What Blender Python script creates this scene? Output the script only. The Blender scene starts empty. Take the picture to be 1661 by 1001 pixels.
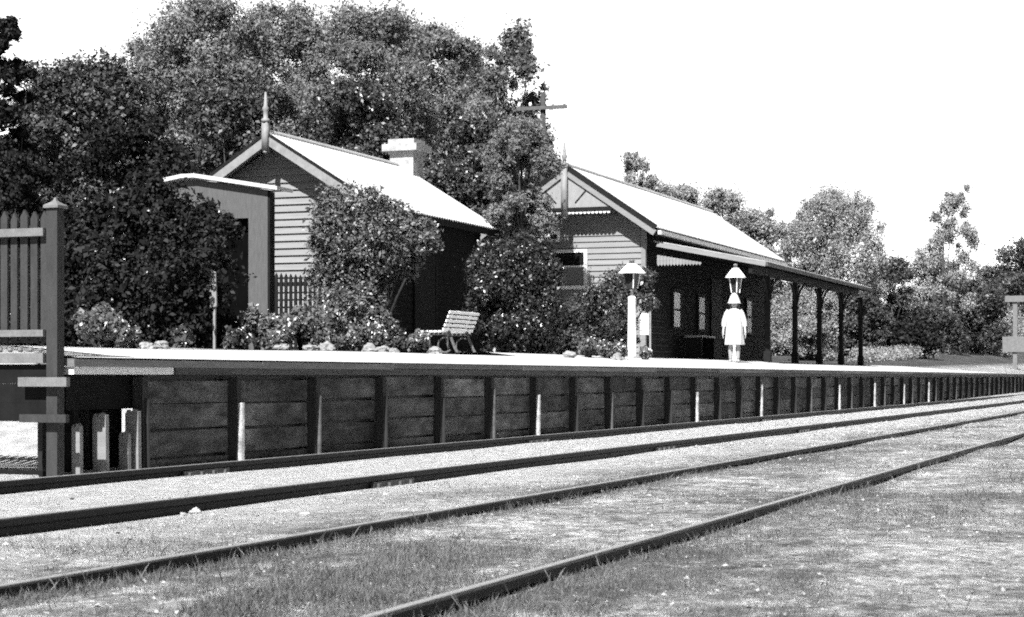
import bpy, math, random
import numpy as np
from mathutils import Vector, Matrix

# ------------------------------------------------------------------ camera, world, sun, exposure
S = bpy.context.scene
COL = S.collection
FPX, CX, HY = 3000.0, 830.5, 612.0            # focal length and horizon measured on the 1661 px wide photograph
TH = math.atan(1151.0 / FPX)                  # angle between the view axis and the track
CT, ST = math.cos(TH), math.sin(TH)
H = 0.67                                      # waist-level camera
cam_d = bpy.data.cameras.new("camera")
cam = bpy.data.objects.new("camera", cam_d)
COL.objects.link(cam)
cam.location = (0, 0, H)
cam.rotation_euler = (math.radians(90), 0, TH - math.radians(90))
cam_d.sensor_width = 36
cam_d.lens = 36 * FPX / 1661
cam_d.shift_y = (HY - 500.5) / 1661
cam_d.clip_end = 3000
cam_d.dof.use_dof = True
cam_d.dof.focus_distance = 22
cam_d.dof.aperture_fstop = 11.0
S.camera = cam

SUN_EL = math.radians(47)
RAY = Vector((math.cos(SUN_EL) * 0.998, math.cos(SUN_EL) * 0.055, -math.sin(SUN_EL)))
W = bpy.data.worlds.new("World")
S.world = W
W.use_nodes = True
nt = W.node_tree
bg = nt.nodes["Background"]
sky = nt.nodes.new("ShaderNodeTexSky")
sky.sky_type = 'NISHITA'
sky.sun_disc = False
sky.sun_elevation = SUN_EL
sky.sun_rotation = math.atan2(-RAY.x, -RAY.y)
sky.dust_density = 0.3
sep = nt.nodes.new("ShaderNodeSeparateColor")  # filtered plate: the clear sky counts by its red light and stays deep
nt.links.new(sky.outputs[0], sep.inputs[0])
# added white glow low in the sky, only in the camera's view direction
WN = nt.nodes.new
tc = WN("ShaderNodeTexCoord")
sxyz = WN("ShaderNodeSeparateXYZ"); nt.links.new(tc.outputs["Generated"], sxyz.inputs[0])
def wrange(src, f0, f1, t0, t1):
    q = WN("ShaderNodeMapRange"); q.interpolation_type = 'SMOOTHSTEP'; nt.links.new(src, q.inputs[0])
    for k, v in zip(("From Min", "From Max", "To Min", "To Max"), (f0, f1, t0, t1)): q.inputs[k].default_value = v
    return q.outputs[0]
def wmul(a, b):
    q = WN("ShaderNodeMath"); q.operation = 'MULTIPLY'; nt.links.new(a, q.inputs[0])
    if isinstance(b, float): q.inputs[1].default_value = b
    else: nt.links.new(b, q.inputs[1])
    return q.outputs[0]
dot = WN("ShaderNodeVectorMath"); dot.operation = 'DOT_PRODUCT'; nt.links.new(tc.outputs["Generated"], dot.inputs[0])
dot.inputs[1].default_value = (CT, ST, 0)
bank = wmul(wmul(wrange(sxyz.outputs[2], .22, .50, 1, 0), wrange(dot.outputs["Value"], .45, .85, 0, 1)), 12.0)
wad = WN("ShaderNodeMath"); wad.operation = 'ADD'
nt.links.new(sep.outputs[0], wad.inputs[0]); nt.links.new(bank, wad.inputs[1])
nt.links.new(wad.outputs[0], bg.inputs[0])
bg.inputs[1].default_value = 0.05
sl = bpy.data.lights.new("sun", 'SUN')
sl.energy = 5.0
sl.angle = math.radians(0.5)
so = bpy.data.objects.new("sun", sl)
COL.objects.link(so)
so.rotation_euler = RAY.to_track_quat('-Z', 'Y').to_euler()
so.location = (-20, -5, 30)
S.view_settings.view_transform = 'Standard'
S.view_settings.look = 'None'
S.view_settings.gamma = 1
S.view_settings.exposure = 1.1
S.cycles.max_bounces = 5
S.cycles.diffuse_bounces = 2
S.cycles.transparent_max_bounces = 4
S.cycles.filter_width = 1.9
S.cycles.use_denoising = False           # keep the fine grain of a photographic plate
S.cycles.use_adaptive_sampling = True
S.cycles.adaptive_threshold = .07
S.cycles.adaptive_min_samples = 20

# ------------------------------------------------------------------ helpers
def ray_xy(px, d):
    lat = (px - CX) / FPX * d
    return d * CT + lat * ST, d * ST - lat * CT

def at(px, py, d):
    x, y = ray_xy(px, d)
    return Vector((x, y, H + (HY - py) / FPX * d))

def on_line(px, Y):                            # X where the view ray of a column meets the line Y = const
    u = (px - CX) / FPX
    return Y * (CT + u * ST) / (ST - u * CT)

def on_wall(px, X):                            # Y where it meets the plane X = const
    u = (px - CX) / FPX
    return X * (ST - u * CT) / (CT + u * ST)

def zat(py, X, Y):
    return H + (HY - py) / FPX * (X * CT + Y * ST)

class MB:
    def __init__(self): self.v, self.f, self.smooth = [], [], False
    def add(self, vs, fs):
        o = len(self.v)
        self.v += [tuple(p) for p in vs]
        self.f += [tuple(i + o for i in q) for q in fs]
    def box(self, x0, x1, y0, y1, z0, z1):
        self.add([(x0,y0,z0),(x1,y0,z0),(x1,y1,z0),(x0,y1,z0),(x0,y0,z1),(x1,y0,z1),(x1,y1,z1),(x0,y1,z1)],
                 [(0,3,2,1),(4,5,6,7),(0,1,5,4),(1,2,6,5),(2,3,7,6),(3,0,4,7)])
    def bar(self, a, b, w, t, up=(0,0,1)):     # square bar from a to b: width w across, t along 'up'
        a, b, up = Vector(a), Vector(b), Vector(up)
        d = (b - a).normalized()
        s = d.cross(up).normalized() * (w / 2)
        n = s.cross(d).normalized() * (t / 2)
        vs = [a - s - n, a + s - n, a + s + n, a - s + n, b - s - n, b + s - n, b + s + n, b - s + n]
        self.add(vs, [(0,3,2,1),(4,5,6,7),(0,1,5,4),(1,2,6,5),(2,3,7,6),(3,0,4,7)])
    def prism(self, poly, axis, a, b):         # extrude a polygon along a world axis from a to b
        n = len(poly)
        def P(p, t):
            return (t, p[0], p[1]) if axis == 'x' else ((p[0], t, p[1]) if axis == 'y' else (p[0], p[1], t))
        self.add([P(p, a) for p in poly] + [P(p, b) for p in poly],
                 [tuple(range(n))[::-1], tuple(range(n, 2*n))] + [(i, (i+1) % n, n + (i+1) % n, n + i) for i in range(n)])
    def tube(self, pts, rad, n=8, cap=True):
        pts = [Vector(p) for p in pts]
        if not hasattr(rad, '__len__'): rad = [rad] * len(pts)
        vs, fs, ref = [], [], None
        for i, p in enumerate(pts):
            d = (pts[min(i+1, len(pts)-1)] - pts[max(i-1, 0)]).normalized()
            if ref is None: ref = Vector((1,0,0)) if abs(d.x) < .8 else Vector((0,1,0))
            s = d.cross(ref).normalized(); t = s.cross(d)
            ref = d.cross(s) * -1 if False else ref
            for k in range(n):
                a = 2 * math.pi * k / n
                vs.append(p + (s * math.cos(a) + t * math.sin(a)) * rad[i])
        for i in range(len(pts) - 1):
            for k in range(n):
                fs.append((i*n+k, i*n+(k+1) % n, (i+1)*n+(k+1) % n, (i+1)*n+k))
        if cap: fs += [tuple(range(n))[::-1], tuple(range((len(pts)-1)*n, len(pts)*n))]
        self.add(vs, fs)
    def lathe(self, c, prof, n=12, sx=1, sy=1, rot=0):  # profile of (radius, height)
        vs, fs = [], []
        for r, z in prof:
            for k in range(n):
                a = 2 * math.pi * k / n + rot
                vs.append((c[0] + r * sx * math.cos(a), c[1] + r * sy * math.sin(a), c[2] + z))
        m = len(prof)
        for i in range(m - 1):
            for k in range(n):
                fs.append((i*n+k, i*n+(k+1) % n, (i+1)*n+(k+1) % n, (i+1)*n+k))
        fs += [tuple(range(n))[::-1], tuple(range((m-1)*n, m*n))]
        self.add(vs, fs)
    def build(self, name, mat, parent=None, smooth=False):
        me = bpy.data.meshes.new(name)
        me.from_pydata(self.v, [], self.f)
        me.materials.append(mat)
        if smooth: me.polygons.foreach_set('use_smooth', [True] * len(me.polygons))
        me.update()
        return link(name, me, parent)

def link(name, data, parent=None):
    o = bpy.data.objects.new(name, data)
    COL.objects.link(o)
    if parent is not None:
        o.parent = parent
        base = parent
        off = Vector((0, 0, 0))
        while base is not None:
            off += base.location
            base = base.parent
        o.location = -off                      # meshes carry world coordinates; the thing's Empty stands at its base
    return o

def thing(name, label, cat, loc=(0, 0, 0), group=None):
    o = bpy.data.objects.new(name, None)
    COL.objects.link(o)
    o.location = loc
    o.empty_display_size = .2
    return tag(o, label, cat, group)

def tag(o, label, cat, group=None):
    o["label"] = label
    o["category"] = cat
    if group: o["group"] = group
    return o

def clone(root, loc, label):
    c = root.copy(); COL.objects.link(c); c.location = loc; c["label"] = label
    for ch in list(root.children):
        d = ch.copy(); COL.objects.link(d); d.parent = c
        for g in list(ch.children):
            e = g.copy(); COL.objects.link(e); e.parent = d
    return c

# ------------------------------------------------------------------ materials (all neutral: the place is known in black and white)
def mat(name, v, rough=.75, var=.25, scale=6.0, bump=.0, spec=.3, metal=0.0, stretch=(1, 1, 1), fine=0.0, island=0.0, blot=0.0):
    m = bpy.data.materials.new(name)
    m.use_nodes = True
    t = m.node_tree; n = t.nodes; L = t.links
    p = n["Principled BSDF"]
    p.inputs["Roughness"].default_value = rough
    p.inputs["Specular IOR Level"].default_value = spec
    p.inputs["Metallic"].default_value = metal
    geo = n.new("ShaderNodeNewGeometry")
    mp = n.new("ShaderNodeMapping"); mp.inputs["Scale"].default_value = stretch
    L.new(geo.outputs["Position"], mp.inputs[0])
    nz = n.new("ShaderNodeTexNoise"); nz.inputs["Scale"].default_value = scale; nz.inputs["Detail"].default_value = 8
    nz.inputs["Roughness"].default_value = .65
    L.new(mp.outputs[0], nz.inputs[0])
    mr = n.new("ShaderNodeMapRange")
    mr.inputs["From Min"].default_value = .3; mr.inputs["From Max"].default_value = .7
    mr.inputs["To Min"].default_value = 1 - var; mr.inputs["To Max"].default_value = 1 + var
    L.new(nz.outputs[0], mr.inputs[0])
    val = mr.outputs[0]
    def mul(a, b):
        q = n.new("ShaderNodeMath"); q.operation = 'MULTIPLY'
        L.new(a, q.inputs[0])
        if hasattr(b, 'is_linked'): L.new(b, q.inputs[1])
        else: q.inputs[1].default_value = b
        return q.outputs[0]
    if blot:
        nb = n.new("ShaderNodeTexNoise"); nb.inputs["Scale"].default_value = scale * .13; nb.inputs["Detail"].default_value = 5
        L.new(geo.outputs["Position"], nb.inputs[0])
        mb = n.new("ShaderNodeMapRange"); mb.inputs["From Min"].default_value = .35; mb.inputs["From Max"].default_value = .65
        mb.inputs["To Min"].default_value = 1 - blot; mb.inputs["To Max"].default_value = 1 + blot
        L.new(nb.outputs[0], mb.inputs[0]); val = mul(val, mb.outputs[0])
    if fine:
        nf = n.new("ShaderNodeTexNoise"); nf.inputs["Scale"].default_value = 90; nf.inputs["Detail"].default_value = 3
        L.new(geo.outputs["Position"], nf.inputs[0])
        mf = n.new("ShaderNodeMapRange"); mf.inputs["From Min"].default_value = .3; mf.inputs["From Max"].default_value = .7
        mf.inputs["To Min"].default_value = 1 - fine; mf.inputs["To Max"].default_value = 1 + fine
        L.new(nf.outputs[0], mf.inputs[0]); val = mul(val, mf.outputs[0])
    if island:
        mi = n.new("ShaderNodeMapRange"); mi.inputs["To Min"].default_value = 1 - island; mi.inputs["To Max"].default_value = 1 + island
        L.new(geo.outputs["Random Per Island"], mi.inputs[0]); val = mul(val, mi.outputs[0])
    val = mul(val, v)
    cb = n.new("ShaderNodeCombineColor")
    for k in range(3): L.new(val, cb.inputs[k])
    L.new(cb.outputs[0], p.inputs["Base Color"])
    if bump:
        b = n.new("ShaderNodeBump"); b.inputs["Strength"].default_value = bump; b.inputs["Distance"].default_value = .03
        L.new(nz.outputs[0], b.inputs["Height"]); L.new(b.outputs[0], p.inputs["Normal"])
    return m

M = {}
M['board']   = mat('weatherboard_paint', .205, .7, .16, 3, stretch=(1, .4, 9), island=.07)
M['cream']   = mat('pale_trim_paint', .62, .6, .12, 5)
M['greytrim']= mat('grey_trim_paint', .22, .6, .2, 7)
M['darktrim']= mat('dark_trim_paint', .013, .7, .3, 7, spec=.1)
M['shade_tone']= mat('wall_shade_tone', .014, .8, .3, 5, spec=.08, stretch=(.5, 1, 6))  # side wall shade put into the colour; verandah posts share the tone
M['iron']    = mat('roof_iron', .47, .6, .10, 2.5, stretch=(1, .2, .2), fine=.05, blot=.06)
M['rustiron']= mat('dull_roof_iron', .30, .6, .25, 3)
M['chimney'] = mat('rendered_chimney', .36, .85, .3, 9, bump=.3)
M['shed']    = mat('shed_boards', .085, .8, .25, 8, stretch=(1, 6, .6), fine=.2)
M['asphalt'] = mat('platform_gravel', .46, .9, .10, 9, fine=.16, bump=.1)
M['coping']  = mat('coping_face_shade', .13, .85, .3, 5, stretch=(.4, 1, 3), fine=.3)  # grey puts the shade of the unlit front face into the coping colour
M['beam']    = mat('weathered_beam', .09, .85, .35, 7, stretch=(.3, 2, 4), fine=.25)
M['plank']   = mat('creosoted_planks', .08, .9, .75, 6, stretch=(.6, 1, 2.0), fine=.6, island=.5, blot=.65)
M['pile']    = mat('post_timber_shade', .028, .85, .3, 9, stretch=(3, 3, .5))  # timber tone darkened to hold the shade of the posts' recessed sides
M['sunlit_strip']= mat('sunlit_strip_paint', .42, .7, .6, 9, fine=.5)  # pale tone puts sunlight on the post strips into their colour
M['rail']    = mat('rail_steel', .010, .6, .4, 20, spec=.2)
M['polish']  = mat('worn_rail_top', .24, .5, .15, 15, spec=.5)
M['fence']   = mat('fence_paint', .035, .75, .25, 9, stretch=(2, 2, .5), fine=.2)
M['fencerail']= mat('fence_rail_paint', .15, .75, .2, 9, fine=.15)
M['fencedark']= mat('fence_dark_boards', .010, .8, .35, 8, spec=.08)
M['doorway_shade']  = mat('doorway_shade_black', .003, .95, .3, 8, spec=.02)  # near-black colour stands for the shade inside the shed doorway
M['white']   = mat('white_paint', .78, .55, .06, 8)
M['glass']   = mat('window_glass', .012, .12, .1, 3, spec=.5)
M['lampglass']= mat('lamp_glass', .03, .15, .2, 6, spec=.5)
M['blind']   = mat('window_blind', .16, .9, .15, 30)
M['curtain'] = mat('pale_curtain', .75, .9, .15, 18)
M['black']   = mat('black_iron', .015, .5, .2, 10)
M['rock']    = mat('garden_rock', .25, .9, .4, 14, bump=.6)
M['stone']   = mat('ballast_stone', .38, .9, .2, 14)
M['bark']    = mat('tree_bark', .045, .9, .4, 9, stretch=(3, 3, .6), bump=.5)
M['leaf_dark']  = mat('leaves_dark', .010, .6, .3, .8, spec=.2, island=.6)
M['leaf_mid']   = mat('leaves_middle', .045, .5, .3, .8, spec=.4, island=.65)
M['leaf_gloss'] = mat('leaves_glossy', .05, .38, .3, .8, spec=.5, island=.75)
M['leaf_pale']  = mat('leaves_pale', .13, .55, .3, .8, spec=.35, island=.5)
M['leaf_far']   = mat('leaves_far', .31, .6, .25, .4, spec=.3, island=.5)  # pale gum leaf colour, lightened further to stand for haze
M['leaf_shrub'] = mat('leaves_climber', .085, .4, .3, 1.2, spec=.45, island=.75)
M['leaf_round'] = mat('leaves_round_bush', .024, .33, .3, 1.2, spec=.6, island=.9)
M['stem']    = mat('dark_stems', .02, .9, .3, 9)  # one even dark bark tone for the bush stems
M['leaf_tall']  = mat('leaves_tall', .19, .55, .3, .5, spec=.3, island=.55)  # leaf colour paled to stand for haze over the tall trees
def translucent(m, f):                         # light also passes through thin leaves
    t = m.node_tree; n = t.nodes; p = n["Principled BSDF"]
    tr = n.new("ShaderNodeBsdfTranslucent"); mx = n.new("ShaderNodeMixShader"); mx.inputs[0].default_value = f
    t.links.new(p.inputs["Base Color"].links[0].from_socket, tr.inputs[0])
    t.links.new(p.outputs[0], mx.inputs[1]); t.links.new(tr.outputs[0], mx.inputs[2])
    t.links.new(mx.outputs[0], n["Material Output"].inputs[0])
for k_ in ('leaf_tall', 'leaf_far', 'leaf_pale'): translucent(M[k_], .3)
M['gable']   = mat('gable_panel_paint', .25, .65, .12, 9, stretch=(1, 1, .5))
M['petal']   = mat('pale_petals', .6, .6, .1, 8, island=.3)
M['grass']   = mat('dry_grass', .11, .7, .2, 1.5, island=.65)
M['dress']   = mat('white_cotton', .50, .85, .04, 9)
M['skin']    = mat('skin', .34, .6, .05, 9)
M['stocking']= mat('pale_stocking', .30, .8, .05, 9)
M['hair']    = mat('hair', .05, .5, .2, 40)

def ground_mat():
    m = bpy.data.materials.new('ground_earth'); m.use_nodes = True
    t = m.node_tree; n = t.nodes; L = t.links
    p = n["Principled BSDF"]; p.inputs["Roughness"].default_value = .95; p.inputs["Specular IOR Level"].default_value = .1
    geo = n.new("ShaderNodeNewGeometry")
    sx = n.new("ShaderNodeSeparateXYZ"); L.new(geo.outputs["Position"], sx.inputs[0])
    def noise(sc, det, rough=.6):
        q = n.new("ShaderNodeTexNoise"); q.inputs["Scale"].default_value = sc; q.inputs["Detail"].default_value = det
        q.inputs["Roughness"].default_value = rough
        L.new(geo.outputs["Position"], q.inputs[0]); return q.outputs[0]
    def rng(a, f0, f1, t0, t1):
        q = n.new("ShaderNodeMapRange"); L.new(a, q.inputs[0])
        for k, v in zip(("From Min", "From Max", "To Min", "To Max"), (f0, f1, t0, t1)): q.inputs[k].default_value = v
        return q.outputs[0]
    def math2(op, a, b):
        q = n.new("ShaderNodeMath"); q.operation = op
        for k, s in enumerate((a, b)):
            if isinstance(s, (int, float)): q.inputs[k].default_value = s
            else: L.new(s, q.inputs[k])
        return q.outputs[0]
    wob = math2('MULTIPLY', math2('SUBTRACT', noise(1.3, 3), .5), .9)
    yy = math2('ADD', sx.outputs[1], wob)
    bal = math2('MULTIPLY', rng(yy, 3.75, 4.6, 0, 1), rng(sx.outputs[0], 34, 60, 1, .25))   # clean pale ballast round the main track
    big = rng(noise(.75, 6, .7), .38, .62, .42, 1.3)
    midn = rng(noise(5, 7, .7), .33, .67, .45, 1.4)
    fin = math2('MULTIPLY', rng(noise(45, 4, .75), .3, .7, .45, 1.55), rng(noise(14, 6, .85), .38, .58, .3, 1.3))
    dirt = math2('MULTIPLY', math2('MULTIPLY', math2('MULTIPLY', big, midn), fin), .37)
    balc = math2('MULTIPLY', math2('MULTIPLY', rng(noise(6, 6), .3, .7, .7, 1.2), rng(noise(60, 3), .3, .7, .75, 1.25)), .44)
    inv = math2('SUBTRACT', 1.0, bal)
    val = math2('ADD', math2('MULTIPLY', dirt, inv), math2('MULTIPLY', balc, bal))
    soil = math2('MULTIPLY', rng(sx.outputs[1], 8.8, 9.6, 0, .78), rng(sx.outputs[0], 14.5, 17, 0, 1))    # dark garden soil behind the platform
    val = math2('MULTIPLY', val, math2('SUBTRACT', 1.0, soil))
    cb = n.new("ShaderNodeCombineColor")
    for k in range(3): L.new(val, cb.inputs[k])
    L.new(cb.outputs[0], p.inputs["Base Color"])
    b = n.new("ShaderNodeBump"); b.inputs["Strength"].default_value = .9; b.inputs["Distance"].default_value = .05
    L.new(noise(22, 6, .7), b.inputs["Height"]); L.new(b.outputs[0], p.inputs["Normal"])
    return m
M['ground'] = ground_mat()

# ------------------------------------------------------------------ terrain and platform levels
YE = 7.4                                      # platform edge
def deck_z(Y): return .808 + .10 * max(0.0, min(Y, 9.5) - YE)
def sstep(a, b, x):
    t = max(0.0, min(1.0, (x - a) / (b - a))); return t * t * (3 - 2 * t)
def hgt(x, y):
    far = max(0, math.hypot(x, y) - 55)
    z = 0.0
    if y > 7.57:
        z = (deck_z(y) - .06) * sstep(11.9, 15.5, x)
    z += .022 * far * sstep(7, 14, y) + .004 * far
    if y < 7.57: z += (.012 * math.sin(x * 1.7 + y * 2.3) + .01 * math.sin(x * .9 - y * 3.1)) * (.3 + .5 * sstep(3.6, 2.8, y)) - .008
    if y < 3.9: z += .03 * sstep(3.9, 3.3, y)
    return z
def lin(a, b, n): return [a + (b - a) * i / n for i in range(n)]
gx = [-400, -120, -40, -15] + lin(-8, 60, 170) + lin(60, 130, 35) + [130, 180, 260, 400, 700, 1200]
gy = [-700, -300, -100, -40, -15, -6] + lin(-3, 7.5, 46) + [7.5] + [7.56, 7.575] + lin(7.7, 26, 30) + lin(26, 80, 22) + [80, 110, 160, 260, 420, 700, 1200]
g = MB()
g.v = [(x, y, hgt(x, y)) for x in gx for y in gy]
ny = len(gy)
g.f = [(i*ny+j, (i+1)*ny+j, (i+1)*ny+j+1, i*ny+j+1) for i in range(len(gx)-1) for j in range(ny-1)]
go = g.build('ground', M['ground'], smooth=True); go["kind"] = "structure"

# ------------------------------------------------------------------ station platform
XP0, XP1 = 10.85, 108.0
plat = thing('railway_platform', 'long timber faced station platform with whitewashed edge beside the track', 'platform', (XP0, YE, 0))
b = MB()
xs = lin(XP0, 32, 54) + lin(32, XP1, 44) + [XP1]
def back(x): return 8.3 + .55 * sstep(12, 19, x) + 1.9 * sstep(23.3, 24.6, x) + .5 * sstep(23.6, 24.4, x) - 1.4 * sstep(26.0, 26.8, x) + 2.0 * sstep(29.5, 31.5, x) - 1.5 * sstep(52, 60, x)
rows = []
for x in xs:
    bk = back(x)
    rows.append([(x, y, deck_z(y)) for y in (YE - .026, 8.0, 8.4, min(9.0, bk), min(9.5, bk), bk)])
for i in range(len(xs) - 1):
    for j in range(5):
        b.add([rows[i][j], rows[i+1][j], rows[i+1][j+1], rows[i][j+1]], [(0, 1, 2, 3)])
b.build('deck', M['asphalt'], plat)
b = MB(); rnd = random.Random(4)
x = XP0 - .05
while x < XP1:
    l = rnd.uniform(2.4, 3.6)
    dz = rnd.uniform(-.006, .006)
    b.prism([(YE - .03 + rnd.uniform(-.008, .004), .748 + dz), (YE + .285, .755), (YE + .285, .828 + dz * .5), (YE - .03, .797 + dz * .5)], 'x', x, min(x + l - .012, XP1))
    x += l
b.build('coping', M['coping'], plat)
b = MB()
x = XP0 + 1.3
while x < XP1:
    l = rnd.uniform(3.5, 5.5)
    b.box(x, x + l - .01, YE - .012 + rnd.uniform(-.006, .006), YE + .12, .69, .747)
    x += l
b.build('edge_beam', M['beam'], plat)
b = MB(); b.box(XP0 - .03, XP0 + 1.27, YE - .014, YE + .1, .69, .744)
eb = b.build('end_board', M['white'], plat); eb["label"] = "pale painted board under the coping at the platform end"
PX0, PSP = 13.17, 1.39
b = MB(); rnd = random.Random(7)
posts = [PX0 + PSP * i for i in range(-1, 67)]
for i, px in enumerate(posts[:-1]):
    z = -.12 + rnd.uniform(-.012, .012)
    for hgt_b in (.2, .2, .2, .2):
        off = rnd.uniform(-.008, .010)
        z1 = min(z + hgt_b - rnd.uniform(.012, .03), .688)
        xa, xb = px - .01 + rnd.uniform(0, .01), px + PSP - .012
        if i == 0: xa = px + rnd.uniform(0, .12)
        tl, tr = rnd.uniform(-.007, .007), rnd.uniform(-.007, .007)
        b.add([(xa, YE + .075 + off, z + tl), (xa, YE + .115, z), (xa, YE + .115, z1 - .03), (xa, YE + .075 + off, min(z1 + tl, .689)),
               (xb, YE + .075 + off * .4, z + tr), (xb, YE + .115, z), (xb, YE + .115, z1 - .03), (xb, YE + .075 + off * .4, min(z1 + tr, .689))],
              [(0, 1, 2, 3), (7, 6, 5, 4), (0, 4, 5, 1), (1, 5, 6, 2), (2, 6, 7, 3), (3, 7, 4, 0)])
        z += hgt_b
b.build('plank_wall', M['plank'], plat)
b = MB(); b.box(posts[0] + .1, XP1, YE + .117, YE + .14, -.1, .71)
b.build('backing', M['black'], plat)
lit = {0: 1, 5: 1, 10: .8, 13: .8, 18: .6, 21: .6, 24: .6, 27: .6}  # posts whose face strip is painted as sunlit
for i, px in enumerate(posts):
    b = MB()
    w = .055 + .01 * rnd.random()
    ln_ = rnd.uniform(-.016, .016)
    b.bar((px - w * .4 + ln_, YE + .0385, -.1), (px - w * .4 - ln_, YE + .0385, .672), w * 1.2, .077, (0, 1, 0))
    b.box(px - w * 1.3, px + w * .5, YE + .045, YE + .0765, -.1, .66)
    p = b.build('post', M['pile'], plat)
    b = MB()
    ztop = .50 + rnd.uniform(-.06, .05)
    k = i - 1
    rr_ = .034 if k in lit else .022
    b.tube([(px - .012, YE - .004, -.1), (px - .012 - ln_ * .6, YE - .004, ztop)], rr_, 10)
    b.build('face_strip', M['sunlit_strip'] if k in lit and lit[k] > .5 else M['beam'] if (k % 3 == 1) else M['pile'], p)
# open timbers under the platform end
for xx, w, za_, zt, m_ in ((11.22, .05, -.1, .40, 'board'), (11.64, .05, -.1, .42, 'board'), (10.93, .03, -.1, .33, 'board'), (11.42, .06, -.1, .69, 'fencedark'), (11.08, .06, -.1, .69, 'fencedark'), (11.53, .035, -.1, .26, 'greytrim')):
    b = MB(); yy_ = YE + (.03 if m_ != 'fencedark' else .19); w *= 1.1 if m_ != 'fencedark' else .9; b.prism([(yy_ - w, za_), (yy_ + w, za_), (yy_ + w * 1.1, zt - .02), (yy_ + w * .75, zt + .012), (yy_ + w * .3, zt - .015), (yy_ - w * .2, zt + .02), (yy_ - w * .9, zt)], 'x', xx - .02, xx + .02)
    b.build('end_stump', M[m_], plat)
b = MB(); b.box(XP0 + .05, 11.9, YE + .105, YE + .135, .44, .70)
b.build('end_boards', M['fencedark'], plat)
b = MB(); b.box(XP0 + .05, 11.9, YE + .30, YE + .34, -.1, .45)
b.build('inner_boards', M['black'], plat)

# ------------------------------------------------------------------ rails
def rail(Y, z, label, shine, joints):
    t = thing('steel_rail', label, 'rail', (0, Y, z), 'rails of the two tracks')
    prof = [(-.062, -.13), (.062, -.13), (.062, -.118), (.011, -.098), (.011, -.04), (.034, -.028), (.034, -.002), (.026, 0),
            (-.026, 0), (-.034, -.002), (-.034, -.028), (-.011, -.04), (-.011, -.098), (-.062, -.118)]
    b = MB()
    xs_ = lin(-12, 140, 60)
    rr = random.Random(int(Y * 100))
    for i in range(len(xs_) - 1):
        b.prism([(Y + p, z + q) for p, q in prof], 'x', xs_[i], xs_[i+1] - .004)
    body = b.build('rail_body', M['rail'], t)
    b = MB()
    b.prism([(Y - shine, z + .0005), (Y + .018, z + .0005), (Y + .016, z + .003), (Y - shine + .002, z + .003)], 'x', -12, 138)
    b.build('running_surface', M['polish'], t)
    for jx in joints:
        b = MB(); b.box(jx - .3, jx + .3, Y - .034, Y - .013, z - .092, z - .036)
        for k in range(4): b.box(jx - .24 + k * .16 - .018, jx - .24 + k * .16 + .018, Y - .052, Y - .0345, z - .08, z - .046)
        b.build('fishplate', M['beam'], t)
RY = [.605 * CT / s for s in (.0853, .1162, .171, .281)]
rail(RY[0], .065, 'dark rail nearest the platform face, beside the pale ballast', .004, [on_line(870, RY[0]), on_line(1240, RY[0]), on_line(330, RY[0])])
rail(RY[1], .065, 'dark rail second out from the platform, far edge of its track bright with ballast', .004, [on_line(632, RY[1]), on_line(1075, RY[1]), on_line(1300, RY[1])])
rail(RY[2], .065, 'grass lined rail with a light top, inner rail of the siding', .010, [])
rail(RY[3], .065, 'grass lined rail with a light top, closest to the viewer', .010, [])

# ------------------------------------------------------------------ weatherboard walls and roofs
def clap_front(b, xw, z0, z1, lim, pitch=.135, lap=.042):   # wall in the plane X = xw facing the viewer; lim(z) gives its two Y limits
    z = z0
    while z < z1 - .01:
        zt = min(z + pitch, z1)
        a0, a1 = lim(z); c0, c1 = lim(zt)
        if a1 - a0 > .05:
            if c1 - c0 < 0: c0 = c1 = (a0 + a1) / 2
            b.add([(xw - lap, a0, z), (xw - lap, a1, z), (xw - .004, c1, zt), (xw - .004, c0, zt), (xw, a0, z), (xw, a1, z)],
                  [(0, 3, 2, 1), (0, 1, 5, 4)])
        z = zt
def clap_side(b, yw, x0, x1, z0, z1, pitch=.135, lap=.025, sgn=-1):
    z = z0
    while z < z1 - .01:
        zt = min(z + pitch, z1)
        b.add([(x0, yw + sgn * lap, z), (x1, yw + sgn * lap, z), (x1, yw + sgn * .004, zt), (x0, yw + sgn * .004, zt), (x0, yw, z), (x1, yw, z)],
              [(0, 1, 2, 3), (0, 4, 5, 1)])
        z = zt
def corrugated(b, x0, x1, ya, za, yb, zb, th=.02, pitch=.12, amp=.012):   # roof sheet from ridge (ya, za) to eave (yb, zb), corrugations running down the slope
    n = int((x1 - x0) / pitch * 4)
    top, bot = [], []
    for i in range(n + 1):
        x = x0 + (x1 - x0) * i / n
        dz = amp * math.sin(2 * math.pi * i / 4.0)
        top.append(((x, ya, za + dz + th), (x, yb, zb + dz + th)))
        bot.append(((x, ya, za + dz), (x, yb, zb + dz)))
    for i in range(n):
        b.add([top[i][0], top[i+1][0], top[i+1][1], top[i][1]], [(0, 1, 2, 3)])
        b.add([bot[i][0], bot[i+1][0], bot[i+1][1], bot[i][1]], [(3, 2, 1, 0)])
        b.add([top[i][1], top[i+1][1], bot[i+1][1], bot[i][1]], [(0, 1, 2, 3)])
    for k in (0, n):
        b.add([top[k][0], top[k][1], bot[k][1], bot[k][0]], [(0, 1, 2, 3)])

def finial(b, x, y, z0, z1, w=.05):           # turned timber finial with pendant
    b.box(x - w, x + w, y - w, y + w, z0, z1 - .55)
    b.lathe((x, y, z1 - .55), [(w * 1.5, 0), (w * 1.5, .05), (w * .8, .08), (w * .8, .2), (w * 1.2, .25), (w * .7, .3), (w * .35, .55)], 8)
    b.lathe((x, y, z0 - .06), [(w * .3, 0), (w * 1.0, .03), (w * .9, .0605)], 8)

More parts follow.
